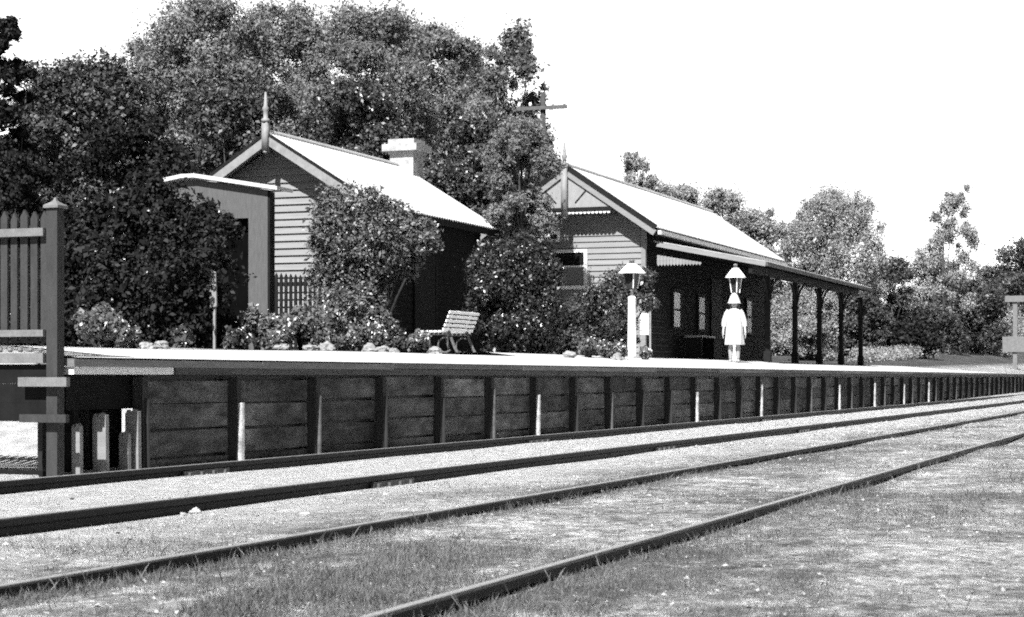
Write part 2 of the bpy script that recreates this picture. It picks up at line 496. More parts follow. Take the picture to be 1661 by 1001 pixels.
# ---- building one: small weatherboard waiting room
X1, YA1, YB1 = 30.0, on_wall(433, 30.0), on_wall(610, 30.0)
ZR1, ZE1 = zat(216, X1, YA1), zat(331, X1, YB1)
X1E = 36.05
HW1 = YA1 - YB1
PT1 = (ZR1 - ZE1) / HW1
B1 = thing('waiting_room', 'small weatherboard gabled building with white roof and chimney, behind the garden', 'building', (X1 + 3, YA1, 1.0))
xw, inset = X1 + .5, .32
ya, yb = YB1 + inset, YA1 + HW1 - inset
def lim1(z):
    zz = (ZR1 - .10 - z) / PT1
    h = min(HW1 - inset, zz)
    return YA1 - h, YA1 + h
b = MB(); clap_front(b, xw, .9, ZR1 - .12, lim1)
b.box(xw - .05, xw + .05, ya - .03, ya + .06, .9, ZE1 + .1)
b.build('front_wall', M['board'], B1)
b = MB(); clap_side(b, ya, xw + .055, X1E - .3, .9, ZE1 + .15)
b.build('side_wall', M['shade_tone'], B1)
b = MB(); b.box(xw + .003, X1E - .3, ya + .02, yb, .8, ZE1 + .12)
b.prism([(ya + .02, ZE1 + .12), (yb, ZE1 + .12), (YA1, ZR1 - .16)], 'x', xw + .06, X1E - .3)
b.build('back_walls', M['shade_tone'], B1)
b = MB()
corrugated(b, X1 - .02, X1E, YA1, ZR1, YB1 - .05, ZE1 - .05 * PT1)
corrugated(b, X1 - .02, X1E, YA1, ZR1, YA1 + HW1 + .05, ZE1 - .05 * PT1)
rf = b.build('roof', M['iron'], B1)
b = MB(); b.tube([(X1 - .02, YA1, ZR1 + .03), (X1E, YA1, ZR1 + .03)], .05, 8)
b.build('ridge_cap', M['iron'], rf)
b = MB(); b.box(X1 - .02, X1E, YB1 - .03, YB1 + .02, ZE1 - .16, ZE1 - .035)
b.build('eave_fascia', M['darktrim'], B1)
for s in (-1, 1):
    b = MB()
    b.bar((X1 + .0, YA1 + s * .03, ZR1 - .13), (X1 + .0, YA1 + s * (HW1 + .02), ZE1 - .13), .04, .17, (0, 0, 1))
    b.build('bargeboard', M['greytrim'], B1)
    b = MB(); b.bar((X1 - .005, YA1 + s * .02, ZR1 - .012), (X1 - .005, YA1 + s * (HW1 + .03), ZE1 - .012), .06, .045, (0, 0, 1))
    b.build('barge_cap', M['darktrim'], B1)
b = MB(); finial(b, X1 - .05, YA1, zat(245, X1, YA1), zat(150, X1, YA1), .055)
b.build('finial', M['greytrim'], B1, True)
ch = MB()
cxm, cym = 36.0, YA1 - .1
ch.box(cxm - .27, cxm + .27, cym - .27, cym + .27, .8, ZR1 + .26)
chm = ch.build('chimney', M['chimney'], B1)
ch = MB()
ch.box(cxm - .30, cxm + .30, cym - .30, cym + .30, ZR1 + .261, ZR1 + .32)
ch.box(cxm - .40, cxm + .40, cym - .40, cym + .40, ZR1 + .321, ZR1 + .47)
ch.box(cxm - .30, cxm + .30, cym - .30, cym + .30, ZR1 + .471, ZR1 + .58)
ch.build('chimney_cap', M['chimney'], chm)
b = MB(); b.box(32.4, 33.3, ya - .05, ya - .027, 1.0, 3.05)
dr = b.build('door', M['darktrim'], B1)
b = MB(); b.box(32.3, 32.39, ya - .06, ya - .027, 1.0, 3.15); b.box(33.31, 33.4, ya - .06, ya - .027, 1.0, 3.15); b.box(32.39, 33.31, ya - .06, ya - .027, 3.06, 3.15)
b.build('door_frame', M['darktrim'], dr)

# ---- building two: station office with fretted gable and verandah
X2 = 38.0
YA2, YB2 = on_wall(917, X2), on_wall(1062, X2)
ZR2, ZE2 = zat(269, X2, YA2), zat(367, X2, YB2)
HW2 = YA2 - YB2
PT2 = (ZR2 - ZE2) / HW2
X2E = 50.4
B2 = thing('station_building', 'weatherboard station office with fretted gable, white roof and platform verandah', 'building', (X2 + 5, YA2, 1.0))
xw, inset = X2 + .45, .36
ya2, yb2 = YB2 + inset, YA2 + HW2 - inset
def lim2(z):
    h = min(HW2 - inset, (ZR2 - .10 - z) / PT2)
    return YA2 - h, YA2 + h
b = MB(); clap_front(b, xw, .95, ZR2 - .12, lim2, pitch=.128, lap=.032)
b.box(xw - .04, xw + .05, ya2 - .03, ya2 + .07, .95, ZE2 + .1)
b.build('front_wall', M['board'], B2)
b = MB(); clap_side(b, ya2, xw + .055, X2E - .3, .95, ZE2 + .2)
b.build('side_wall', M['shade_tone'], B2)
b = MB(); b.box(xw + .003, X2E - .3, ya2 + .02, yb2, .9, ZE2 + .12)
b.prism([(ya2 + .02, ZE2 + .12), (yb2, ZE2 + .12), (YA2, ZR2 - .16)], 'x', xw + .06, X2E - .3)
b.build('back_walls', M['shade_tone'], B2)
b = MB()
corrugated(b, X2 - .02, X2E, YA2, ZR2, YB2 - .05, ZE2 - .05 * PT2)
corrugated(b, X2 - .02, X2E, YA2, ZR2, YA2 + HW2 + .05, ZE2 - .05 * PT2)
rf = b.build('roof', M['iron'], B2)
b = MB(); b.tube([(X2 - .02, YA2, ZR2 + .03), (X2E, YA2, ZR2 + .03)], .05, 8)
b.build('ridge_cap', M['iron'], rf)
for s in (-1, 1):
    b = MB(); b.bar((X2, YA2 + s * .03, ZR2 - .15), (X2, YA2 + s * (HW2 + .0), ZE2 - .14), .04, .13)
    b.build('bargeboard', M['board'], B2)
    b = MB(); b.bar((X2 - .005, YA2 + s * .02, ZR2 - .02), (X2 - .005, YA2 + s * (HW2 + .03), ZE2 - .02), .07, .10)
    b.build('barge_cap', M['darktrim'], B2)
ZG = zat(337, X2, YA2)
hg = (ZR2 - .2 - ZG) / PT2
b = MB(); b.prism([(YA2 - hg, ZG), (YA2 + hg, ZG), (YA2, ZR2 - .2)], 'x', X2 + .025, X2 + .05)
gp = b.build('gable_panel', M['gable'], B2)
b = MB()                                       # dark fret lines cut in the panel
def fret(a, c):
    b.bar((X2 + .018, YA2 + a[0], ZG + a[1]), (X2 + .018, YA2 + c[0], ZG + c[1]), .012, .028)
for s in (-1, 1):
    fret((s * .15, .62), (s * .38, .50)); fret((s * .22, .10), (s * .50, .40)); fret((s * .50, .40), (s * .92, .10)); fret((s * .10, .60), (s * .10, .04))
b.build('fretwork', M['darktrim'], gp)
b = MB(); b.box(X2 + .0, X2 + .06, YA2 - hg, YA2 + hg, ZG - .09, ZG - .002)
b.build('gable_rail', M['darktrim'], B2)
b = MB(); k = 0; y = YA2 - hg + .03
while y < YA2 + hg - .02:
    b.prism([(y, ZG - .091), (y + .075, ZG - .091), (y + .075, ZG - .12), (y + .055, ZG - .145), (y + .02, ZG - .145), (y, ZG - .12)], 'x', X2 + .012, X2 + .03)
    y += .09
b.build('scalloped_edge', M['cream'], B2)
b = MB(); finial(b, X2 - .06, YA2, zat(352, X2, YA2), zat(232, X2, YA2), .06)
b.build('finial', M['greytrim'], B2, True)
# front window
yl, yr = on_wall(894, xw), on_wall(954, xw)
zt, zb = zat(406, xw, yl), zat(468, xw, yl)
b = MB(); b.box(xw - .045, xw - .034, yr + .08, yl - .05, zb + .05, zt - .07)
wn = b.build('window', M['glass'], B2)
b = MB(); b.box(xw - .07, xw - .033, yr, yr + .08, zb, zt); b.box(xw - .07, xw - .033, yl - .05, yl, zb, zt)
b.box(xw - .075, xw - .033, yr + .08, yl - .05, zt - .07, zt); b.box(xw - .06, xw - .046, yr + .08, yl - .05, (zb + zt) / 2 + .03, (zb + zt) / 2 + .07)
b.build('frame', M['cream'], wn)
b = MB(); b.box(xw - .11, xw - .033, yr - .04, yl + .02, zb - .03, zb + .045)
b.build('sill', M['white'], wn)
b = MB(); b.box(xw - .052, xw - .0455, yr + .081, yl - .051, zb + .051, (zb + zt) / 2 + .03)
b.build('blind', M['blind'], wn)
yv = on_wall(897, xw); zv = zat(384, xw, yv)
b = MB(); b.box(xw - .045, xw - .033, yv - .17, yv + .17, zv - .12, zv + .12)
vt = b.build('wall_vent', M['white'], B2)
b = MB(); b.box(xw - .05, xw - .0455, yv - .11, yv + .05, zv - .06, zv + .05)
b.build('vent_opening', M['black'], vt)
# track side windows and doors under the verandah
def side_window(px0, px1, y0, y1, curtain=True):
    xa, xb = on_line(px0, ya2 - .03), on_line(px1, ya2 - .03)
    za, zc = zat(y0, xa, ya2), zat(y1, xa, ya2)
    b = MB(); b.box(xa, xb, ya2 - .05, ya2 - .027, zc, za)
    o = b.build('window', M['curtain'] if curtain else M['glass'], B2)
    b = MB()
    b.box(xa - .08, xa - .002, ya2 - .07, ya2 - .027, zc - .06, za + .08); b.box(xb + .002, xb + .08, ya2 - .07, ya2 - .027, zc - .06, za + .08)
    b.box(xa - .002, xb + .002, ya2 - .07, ya2 - .027, za + .002, za + .08); b.box(xa - .002, xb + .002, ya2 - .08, ya2 - .027, zc - .06, zc - .002)
    b.box(xa, xb, ya2 - .062, ya2 - .051, (za + zc) / 2 - .02, (za + zc) / 2 + .02)
    b.build('frame', M['darktrim'], o)
side_window(1091, 1102, 474, 530); side_window(1132, 1142, 482, 534); side_window(1210, 1218, 488, 540)
b = MB(); xa, xb = 43.9, 44.9
b.box(xa, xb, ya2 - .05, ya2 - .027, 1.04, 3.1)
b.build('door', M['darktrim'], B2)
# verandah
V0, V1, YV = 38.25, on_line(1412, 9.0), 9.0
ZV0, ZVW = zat(425, V0, YV), zat(393, V0, YB2)
b = MB(); corrugated(b, V0, V1, YB2 + .1, ZVW + .02, YV - .04, ZV0 + .0, th=.015)
vr = b.build('verandah_roof', M['rustiron'], B2)
b = MB(); b.bar((V0 - .025, YB2 + .02, ZVW - .05), (V0 - .025, YV - .05, ZV0 - .05), .04, .09)
b.build('verandah_barge', M['board'], vr)
b = MB(); b.box(V0, V1, YV - .09, YV - .035, ZV0 - .075, ZV0 + .0)
b.build('gutter', M['beam'], vr)
b = MB(); b.box(X2 + .05, X2E, YB2 - .13, YB2 - .055, ZE2 - .17, ZE2 - .085)
b.build('eave_gutter', M['cream'], B2)
b = MB(); b.box(X2 + .05, X2E, YB2 - .05, YB2 + .02, ZE2 - .2, ZE2 - .04)
b.build('eave_fascia', M['darktrim'], B2)
b = MB()
nr = 12
for i in range(nr):
    x = V0 + .3 + (V1 - V0 - .6) * i / (nr - 1)
    b.bar((x, YB2 + .25, ZVW - .035), (x, YV, ZV0 - .045), .05, .09)
b.box(V0 + .05, V1 - .3, 9.26, 9.34, ZV0 - .22, ZV0 - .045)
b.build('verandah_rafters', M['darktrim'], vr)
# scalloped end valance hanging under the verandah's near end
vx = V0 + .1
b = MB()
y0v, y1v = on_wall(1066, vx), on_wall(1138, vx)
ztop, zbot = zat(414, vx, y0v), zat(430, vx, y0v)
n = 14
for i in range(n):
    a, c = y0v + (y1v - y0v) * i / n, y0v + (y1v - y0v) * (i + .93) / n
    zt_ = ztop + (zbot + .03 - ztop) * i / n
    b.prism([(a, zt_), (c, zt_), (c, zbot + .015), ((a + c) / 2, zbot - .025), (a, zbot + .015)], 'x', vx - .012, vx + .012)
b.build('valance', M['board'], vr)
for i in range(5):
    px = 39.9 + 2.8 * i
    zt = ZV0 - .22
    zb = deck_z(9.3)
    b = MB()
    b.box(px - .055, px + .055, 9.245, 9.355, zb, zt - .002)
    b.box(px - .075, px + .075, 9.225, 9.375, zb, zb + .25)
    b.box(px - .075, px + .075, 9.225, 9.375, zt - .62, zt - .56)
    p = b.build('verandah_post', M['shade_tone'], B2)
    for s in (-1, 1):
        b = MB()
        pts = [(px + s * (.06 + .55 * (1 - math.cos(a))), 9.3, zt - .6 + .56 * math.sin(a)) for a in lin(0, math.pi / 2 + .01, 7)]
        b.tube(pts, .03, 6)
        b.build('bracket', M['darktrim'], p)
    b = MB()
    pts = [(px, 9.24 - (.28 * (1 - math.cos(a))), zt - .5 + .5 * math.sin(a)) for a in lin(0, math.pi / 2 + .01, 6)]
    b.tube(pts, .025, 6); b.build('bracket', M['darktrim'], p)

# ---- seat against the wall under the verandah
xs0, xs1 = 41.3, 42.6
t = thing('wall_seat', 'low dark seat against the shaded wall under the verandah', 'bench', (xs0, ya2, 1.03))
zs = zat(545, 42, ya2)
b = MB(); b.box(xs0, xs1, ya2 - .5, ya2 - .08, zs - .05, zs); b.build('seat', M['greytrim'], t)
for x in (xs0 + .1, xs1 - .1):
    b = MB(); b.box(x - .03, x + .03, ya2 - .48, ya2 - .1, deck_z(11), zs - .051); b.build('leg', M['darktrim'], t)
# ---- notice board at the building's corner
nb = ray_xy(1050, 36.6)
t = thing('notice_board', 'white notice board on thin posts beside the white lamp post', 'notice board', (nb[0], nb[1], 1.0))
zb0, zb1 = zat(543, *nb), zat(508, *nb)
b = MB(); b.box(nb[0] - .02, nb[0] + .02, nb[1] - .03, nb[1] + .14, zb0, zb1); b.build('board', M['white'], t)
b = MB(); b.box(nb[0] - .03, nb[0] + .02, nb[1] - .045, nb[1] - .032, zb0 - .02, zb1 + .02)
b.box(nb[0] - .03, nb[0] + .02, nb[1] + .142, nb[1] + .155, zb0 - .02, zb1 + .02); b.build('frame', M['greytrim'], t)
for y in (nb[1] - .06, nb[1] + .17):
    b = MB(); b.box(nb[0] - .02, nb[0] + .02, y - .018, y + .012, .98, zb1 + .2); b.build('post', M['greytrim'], t)

# ------------------------------------------------------------------ garden shed and its bits
XS = 26.0
ap = on_wall(310, XS); er = on_wall(455, XS); wr = on_wall(434, XS)
el = ap + (ap - er) * .9
za, zr_, zl = zat(282, XS, ap), zat(303, XS, er), zat(303, XS, er) + .05
sh = thing('garden_shed', 'small grey shed with low white roof and open dark doorway, behind the bush', 'shed', (XS, ap, .95))
b = MB()
b.prism([(er, zr_), (ap - .12, za - .01), (ap + .12, za - .01), (el, zl), (el, zl - .06), (ap + .12, za - .075), (ap - .12, za - .075), (er, zr_ - .06)], 'x', XS - .12, XS + .42)
b.build('roof', M['iron'], sh)
dl, drr = on_wall(366, XS), on_wall(403, XS)
zdoor = zat(355, XS, dl)
wl = el - .2
def roofz(y): return (zr_ + (za - zr_) * (y - er) / (ap - er) if y < ap else za + (zl - za) * (y - ap) / (el - ap)) - .08
dl2 = dl + .55
b = MB()
b.prism([(wr, .85), (drr, .85), (drr, roofz(drr)), (wr, roofz(wr))], 'x', XS, XS + .05)
b.prism([(drr, zdoor), (dl2, zdoor), (dl2, roofz(dl2)), (ap, roofz(ap)) if dl2 > ap else (dl2, roofz(dl2) - .001), (drr, roofz(drr))], 'x', XS, XS + .05)
b.prism([(dl2, .85), (wl, .85), (wl, roofz(wl)), (dl2, roofz(dl2))], 'x', XS, XS + .05)
b.build('front_wall', M['shed'], sh)
b = MB()
b.box(XS + .051, XS + .24, wr, wr + .05, .85, roofz(wr) - .02); b.box(XS + .051, XS + .24, wl - .05, wl, .85, roofz(wl) - .02)
b.build('side_walls', M['darktrim'], sh)  # dark tone puts the side walls' shade into their colour
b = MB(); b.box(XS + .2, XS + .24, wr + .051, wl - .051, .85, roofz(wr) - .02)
b.build('back_wall_shade', M['doorway_shade'], sh)  # back wall coloured black in place of interior shade
b = MB(); b.box(XS + .01, XS + .049, wr - .032, wr - .002, .85, roofz(wr) - .01)
b.build('corner_post', M['darktrim'], sh)
XB = 18.4
yp = on_wall(352, XB)
t = MB(); t.prism([(yp, zat(497, XB, yp)), (yp + .085, zat(499, XB, yp)), (yp + .095, zat(452, XB, yp)), (yp + .06, zat(439, XB, yp)), (yp + .012, zat(441, XB, yp))], 'x', XB - .012, XB + .012)
t.box(XB + .013, XB + .04, yp + .03, yp + .06, .8, zat(450, XB, yp))
tag(t.build('paling_board', M['board']), 'pale upright board on a stake before the big dark bush', 'board')

# low picket fence between shed and waiting room
xf = 29.0
t = thing('garden_fence', 'dark pointed picket fence in front of the weatherboard wall', 'fence', (xf, on_wall(470, xf), .95))
b = MB()
y = on_wall(433, xf)
yend = on_wall(520, xf)
while y > yend:
    z1 = zat(441 + 7 * (on_wall(433, xf) - y), xf, y)
    b.prism([(y - .028, .9), (y + .028, .9), (y + .028, z1 - .06), (y, z1), (y - .028, z1 - .06)], 'x', xf - .012, xf + .012)
    y -= .095
b.build('pickets', M['darktrim'], t)
b = MB(); z1 = zat(462, xf, yend); b.box(xf + .013, xf + .05, yend, on_wall(433, xf), z1, z1 + .06); b.box(xf + .013, xf + .05, yend, on_wall(433, xf), 1.15, 1.21)
b.build('rail', M['darktrim'], t)

# ------------------------------------------------------------------ boundary fence at the platform end
XF = 10.72
yp0 = on_wall(90, XF)
def zf(py): return zat(py, XF, yp0)
ft = thing('boundary_fence', 'tall picket fence on a boarded base with capped end post, at the platform end', 'fence', (XF, yp0, 0))
b = MB(); b.box(XF - .042, XF + .042, yp0 - .042, yp0 + .045, -.08, zf(338))
ep = b.build('end_post', M['fence'], ft)
b = MB(); b.lathe((XF, yp0, zf(338)), [(.085, 0), (.085, .018), (.05, .035), (.02, .05), (.008, .075)], 4, rot=math.pi / 4)
b.build('post_cap', M['fencerail'], ep)
yfl = on_wall(-260, XF)
b = MB(); y = yp0 + .085; rnd = random.Random(3)
while y < yfl:
    w = .029 * rnd.uniform(.92, 1.08)
    zt_ = zf(341 + rnd.uniform(-3, 3))
    b.prism([(y - w, zf(556)), (y + w, zf(556)), (y + w, zt_ - .05), (y, zt_), (y - w, zt_ - .05)], 'x', XF - .012, XF + .012)
    y += .0825
b.build('pickets', M['fence'], ft)
for (ya_, yb_) in ((370, 383), (535, 546), (573, 589)):
    b = MB(); b.box(XF - .06, XF - .014, yp0 + .061, yfl, zf(yb_), zf(ya_)); b.build('rail', M['fencerail'], ft)
b = MB(); b.box(XF + .02, XF + .05, yp0 + .061, yfl, zf(401), zf(384)); b.build('rail', M['fencedark'], ft)
b = MB()
for a, c in ((591, 622.5), (622.6, 653.5), (653.6, 684)): b.box(XF - .02 + .004 * rnd.random(), XF + .02, yp0 + .061, yfl, zf(c), zf(a))
b.build('base_boards', M['fencedark'], ft)
b = MB(); y = yp0 + .1
while y < yfl:
    b.lathe((XF - .03, y, zf(571)), [(.012, 0), (.02, .012), (.014, .03)], 8); y += .083
b.build('round_studs', M['fencerail'], ft)
for (pa, pb, ya_, yb_, mt) in ((44, 122, 612, 627, 'fencerail'), (46, 121, 672, 685, 'fence')):
    b = MB(); b.box(XF - .105, XF - .062, on_wall(pb, XF), on_wall(pa, XF), zf(yb_), zf(ya_)); b.build('cross_piece', M[mt], ft)
b = MB(); b.box(XF - .05, XF, yp0 + .07, yfl, -.02, .03); b.build('ground_rail', M['fencedark'], ft)

# ------------------------------------------------------------------ platform lamps
def lamp(x, y, ztop, label, k):
    zb = deck_z(y)
    hh = ztop - zb
    t = thing('platform_lamp', label, 'lamp', (x, y, zb), 'oil lamps on posts along the platform')
    zl = zb + hh * .70
    b = MB(); b.lathe((x, y, zb), [(.095 * k, 0), (.085 * k, .05), (.075 * k, hh * .6), (.08 * k, hh * .61), (.05 * k, hh * .625)], 12)
    b.build('post', M['white'], t, True)
    b = MB(); b.lathe((x, y, zb + hh * .625), [(.03 * k, 0), (.028 * k, hh * .05), (.06 * k, hh * .065), (.05 * k, hh * .0755)], 10)
    b.build('collar', M['greytrim'], t, True)
    b = MB()
    b.lathe((x, y, zl), [(.10 * k, 0), (.10 * k, .02), (.155 * k, hh * .155)], 4, rot=.5)
    ln = b.build('lantern', M['lampglass'], t)
    b = MB()
    for q in (0, 2, 3) if label.find('girl') < 0 else range(4):
        a = .5 + q * math.pi / 2
        b.bar((x + .103 * k * math.cos(a), y + .103 * k * math.sin(a), zl + .005), (x + .158 * k * math.cos(a), y + .158 * k * math.sin(a), zl + hh * .155), .016, .016)
    b.build('lantern_frame', M['white'], ln)
    b = MB(); b.lathe((x, y, zl + hh * .156), [(.255 * k, 0), (.255 * k, .012), (.17 * k, hh * .055), (.09 * k, hh * .095), (.07 * k, hh * .10)], 10, rot=.5)
    b.build('hood', M['white'], t)
    b = MB(); b.lathe((x, y, zl + hh * .2565), [(.05 * k, 0), (.05 * k, hh * .03), (.065 * k, hh * .033), (.02 * k, hh * .044)], 8)
    b.build('vent_cap', M['greytrim'], t, True)
    return t
def lamp_spot(px, Y): X = on_line(px, Y); return X, Y
lx, ly = lamp_spot(1025, 9.45)
lamp(lx, ly, zat(421, lx, ly), 'white platform lamp standing among the bushes beside the notice board', .93)
lx2, ly2 = lamp_spot(1193, 9.3)
lamp(lx2, ly2, zat(428, lx2, ly2), 'white platform lamp directly behind the girl in white', .82)

# ------------------------------------------------------------------ bench
zb = deck_z(10.4)
bx, by = on_line(731, 10.3), 10.3
t = thing('garden_bench', 'pale slatted bench with curled iron ends turned to the garden', 'bench', (bx, by, zb))
L_ = 1.12
for i in range(5):
    f = i / 4
    b = MB(); b.bar((bx, by + .02 + .10 * (1 - f) , zb + .34 + .245 * f), (bx + L_, by + .02 + .10 * (1 - f), zb + .34 + .245 * f), .02, .040, (0, -.3, 1)); b.build('back_slat', M['white'], t)
for i in range(5):
    b = MB(); b.box(bx, bx + L_, by + .15 + .068 * i, by + .20 + .068 * i, zb + .30, zb + .325); b.build('seat_slat', M['white'], t)
for x in (bx + .22, bx + L_ - .22):
    b = MB()
    b.tube([(x, by + .12, zb + .32), (x, by + .08, zb + .2), (x, by + .02, zb + .06), (x, by - .02, zb)], .022, 6)
    b.tube([(x, by + .44, zb + .29), (x, by + .44, zb + .18), (x, by + .40, zb + .06), (x, by + .46, zb)], .022, 6)
    b.tube([(x, by + .14, zb + .28), (x, by + .47, zb + .28)], .02, 6)
    b.tube([(x, by + .15, zb + .3), (x, by + .045, zb + .60)], .018, 6)
    b.tube([(x, by + .08 + .11 * math.cos(a) + .1, zb + .12 + .11 * math.sin(a)) for a in lin(-2.4, 2.6, 10)], .013, 6)
    b.build('iron_end', M['beam'], t)

# ------------------------------------------------------------------ foliage
def leaf_mesh(name, blobs, n, size, seed, mat_, parent, shell=.55, up=.35, asp=.55, rough=.30, fuzz=.07):
    rg = np.random.default_rng(seed)
    c = np.array([q[0] for q in blobs], float); r = np.array([q[1] if hasattr(q[1], '__len__') else (q[1],) * 3 for q in blobs], float)
    w = (r[:, 0] * r[:, 2]); w /= w.sum()
    k = rg.choice(len(blobs), n, p=w)
    d = rg.normal(size=(n, 3)); d /= np.linalg.norm(d, axis=1)[:, None]
    ph = rg.uniform(0, 6.3, (len(blobs), 3))
    lump = 1 + rough * np.sin(d[:, 0] * 5 + ph[k, 0]) * np.sin(d[:, 1] * 5 + ph[k, 1]) + rough * .7 * np.sin(d[:, 2] * 9 + ph[k, 2]) * np.sin(d[:, 0] * 8 + ph[k, 1])
    rad = (1 - shell * rg.random(n) ** 1.6) * lump * rg.normal(1, fuzz, n)
    p = c[k] + d * r[k] * rad[:, None]
    nrm = d * .7 + rg.normal(size=(n, 3)) * .75 + np.array([-.25, -.05, up])
    nrm /= np.linalg.norm(nrm, axis=1)[:, None]
    t = np.cross(nrm, rg.normal(size=(n, 3))); t /= np.linalg.norm(t, axis=1)[:, None]
    s = np.cross(nrm, t)
    L = size * np.clip(rg.lognormal(-.12, .38, n), .35, 2.1)[:, None]
    bend = nrm * L * .12
    v = np.empty((n, 4, 3))
    v[:, 0] = p - t * L * .5 - bend; v[:, 1] = p + s * L * asp * .5; v[:, 2] = p + t * L * .5 - bend; v[:, 3] = p - s * L * asp * .5
    return raw_quads(name, v, mat_, parent)

def raw_quads(name, v, mat_, parent):
    n = len(v)
    me = bpy.data.meshes.new(name)
    me.vertices.add(n * 4); me.loops.add(n * 4); me.polygons.add(n)
    me.vertices.foreach_set('co', v.reshape(-1).astype(np.float32))
    me.loops.foreach_set('vertex_index', np.arange(n * 4, dtype=np.int32))
    me.polygons.foreach_set('loop_start', np.arange(0, n * 4, 4, dtype=np.int32))
    me.polygons.foreach_set('loop_total', np.full(n, 4, dtype=np.int32))
    me.materials.append(mat_)
    me.update(calc_edges=True)
    return link(name, me, parent)

def bush(name, label, d, blobs, n, size, m, seed, stems=True, group=None, cat='bush', **kw):
    rr = random.Random(seed)
    bl = []
    for q in blobs:
        dd = d + (q[3] if len(q) > 3 else rr.uniform(-.3, .3))
        r = q[2] / FPX * dd
        bl.append((at(q[0], q[1], dd), (r, r, r)))
    sub = []
    for c_, r_ in bl:
        for _ in range(4 if n > 8000 else 1):
            v_ = Vector((rr.gauss(0, 1), rr.gauss(0, 1), rr.gauss(.3, 1))).normalized()
            q_ = r_[0] * rr.uniform(.18, .38)
            sub.append((c_ + v_ * r_[0] * rr.uniform(.9, 1.15), (q_, q_, q_ * 1.2)))
    bl0, bl = bl, bl + sub
    cx = sum(q[0].x for q in bl) / len(bl); cy = sum(q[0].y for q in bl) / len(bl)
    z0 = max(0, hgt(cx, cy))
    t = thing(name, label, cat, (cx, cy, z0), group)
    leaf_mesh('foliage', bl, n, size, seed, m, t, **kw)
    if stems:
        b = MB()
        for q in bl0:
            b.tube([(cx + rr.uniform(-.1, .1), cy + rr.uniform(-.1, .1), z0 - .05), ((cx + q[0].x) / 2 + rr.uniform(-.1, .1), (cy + q[0].y) / 2, (z0 + q[0].z) / 2), tuple(q[0])], [.03, .02, .008], 6)
        b.build('stems', M['stem'], t, True)
    return t, bl

# big dark bush by the shed
t, bl = bush('dark_bush', 'big dark rounded bush half hiding the grey shed', 21.5,
     [(180, 480, 85), (150, 420, 70), (235, 400, 85), (255, 352, 58), (318, 388, 50), (215, 350, 55), (300, 440, 85), (285, 455, 48), (345, 372, 30), (250, 500, 80), (285, 525, 55), (160, 530, 70), (378, 372, 16), (365, 530, 26), (130, 470, 40)],
     80000, .06, M['leaf_dark'], 11)
b_, = [leaf_mesh('blossom', [(q[0] + Vector((-.15, -.1, .1)), q[1]) for q in bl], 70, .028, 77, M['petal'], t, shell=.15)]
# climbing shrub before building one
t, bl = bush('climbing_shrub', 'tall leafy climbing shrub at the corner of the weatherboard waiting room', 28.2,
     [(545, 345, 42), (590, 350, 45), (630, 370, 40), (665, 385, 38), (690, 385, 26), (560, 390, 50), (610, 405, 45), (650, 420, 34), (540, 430, 38), (575, 455, 45), (548, 490, 42), (600, 490, 36), (525, 370, 25), (560, 530, 42), (640, 360, 25), (545, 545, 34), (598, 525, 34), (622, 545, 24), (575, 500, 38)],
     66000, .052, M['leaf_shrub'], 12)
# round bush
t, bl = bush('round_bush', 'dense round glossy bush right of the slatted bench', 29.5,
     [(830, 450, 66), (800, 440, 46), (865, 450, 46), (815, 500, 60), (865, 510, 48), (835, 535, 55), (800, 415, 22), (845, 415, 26), (890, 490, 20), (780, 520, 26), (885, 545, 25)],
     75000, .05, M['leaf_round'], 13, shell=.4, rough=.16)
# rose bush by the lamp
t, bl = bush('rose_bush', 'leafy rose bush with pale flowers beneath the office window', 33,
     [(985, 490, 34), (1005, 460, 25), (960, 510, 34), (1035, 465, 24), (1050, 490, 16), (1000, 520, 34), (935, 525, 32), (970, 545, 30), (1048, 450, 15), (1010, 545, 22)],
     32000, .05, M['leaf_gloss'], 14)
leaf_mesh('blossom', [(q[0] + Vector((-.1, -.1, .05)), q[1]) for q in bl], 60, .04, 78, M['petal'], t, shell=.2)
bush('low_shrub', 'small dark shrub between the round bush and the rose bush', 32, [(915, 530, 26), (930, 555, 24), (905, 560, 20), (925, 505, 16)], 10000, .05, M['leaf_mid'], 15)
# flowering border along the platform
rnd = random.Random(5)
fl = [(165, 525, 36, 17.5), (205, 545, 20, 17.5), (420, 520, 26, 21.5), (455, 535, 26, 21.5), (490, 525, 28, 22), (520, 545, 26, 22), (565, 545, 25, 22.5), (600, 540, 24, 23), (640, 550, 22, 23.5), (675, 552, 18, 24), (445, 552, 22, 21), (540, 520, 26, 22.5), (955, 560, 16, 28.5), (985, 562, 15, 29), (1005, 565, 12, 29.5), (1048, 572, 9, 31), (385, 550, 24, 20.5), (290, 552, 20, 19)]
desc = ['pale flowering clump by the fence post at the platform end', 'small leafy clump under the pale flowering clump', 'bright leafy clump at the foot of the grey shed', 'leafy clump just right of the shed foot',
        'tall pale plant before the picket fence', 'spreading pale plant right of the picket fence', 'leafy border plant below the climbing shrub, left side', 'leafy border plant straight below the climbing shrub', 'small border plant left of the dark doorway',
        'low border plant nearest the left end of the bench', 'front border clump low beside the white stones', 'taller border plant under the weatherboard wall corner', 'pale tuft at the foot of the small dark shrub', 'pale tuft under the rose bush',
        'small tuft left of the lamp post foot', 'tiny flower tuft right of the lamp post foot', 'dark leafy clump at the right foot of the big dark bush', 'low clump at the front of the big dark bush']
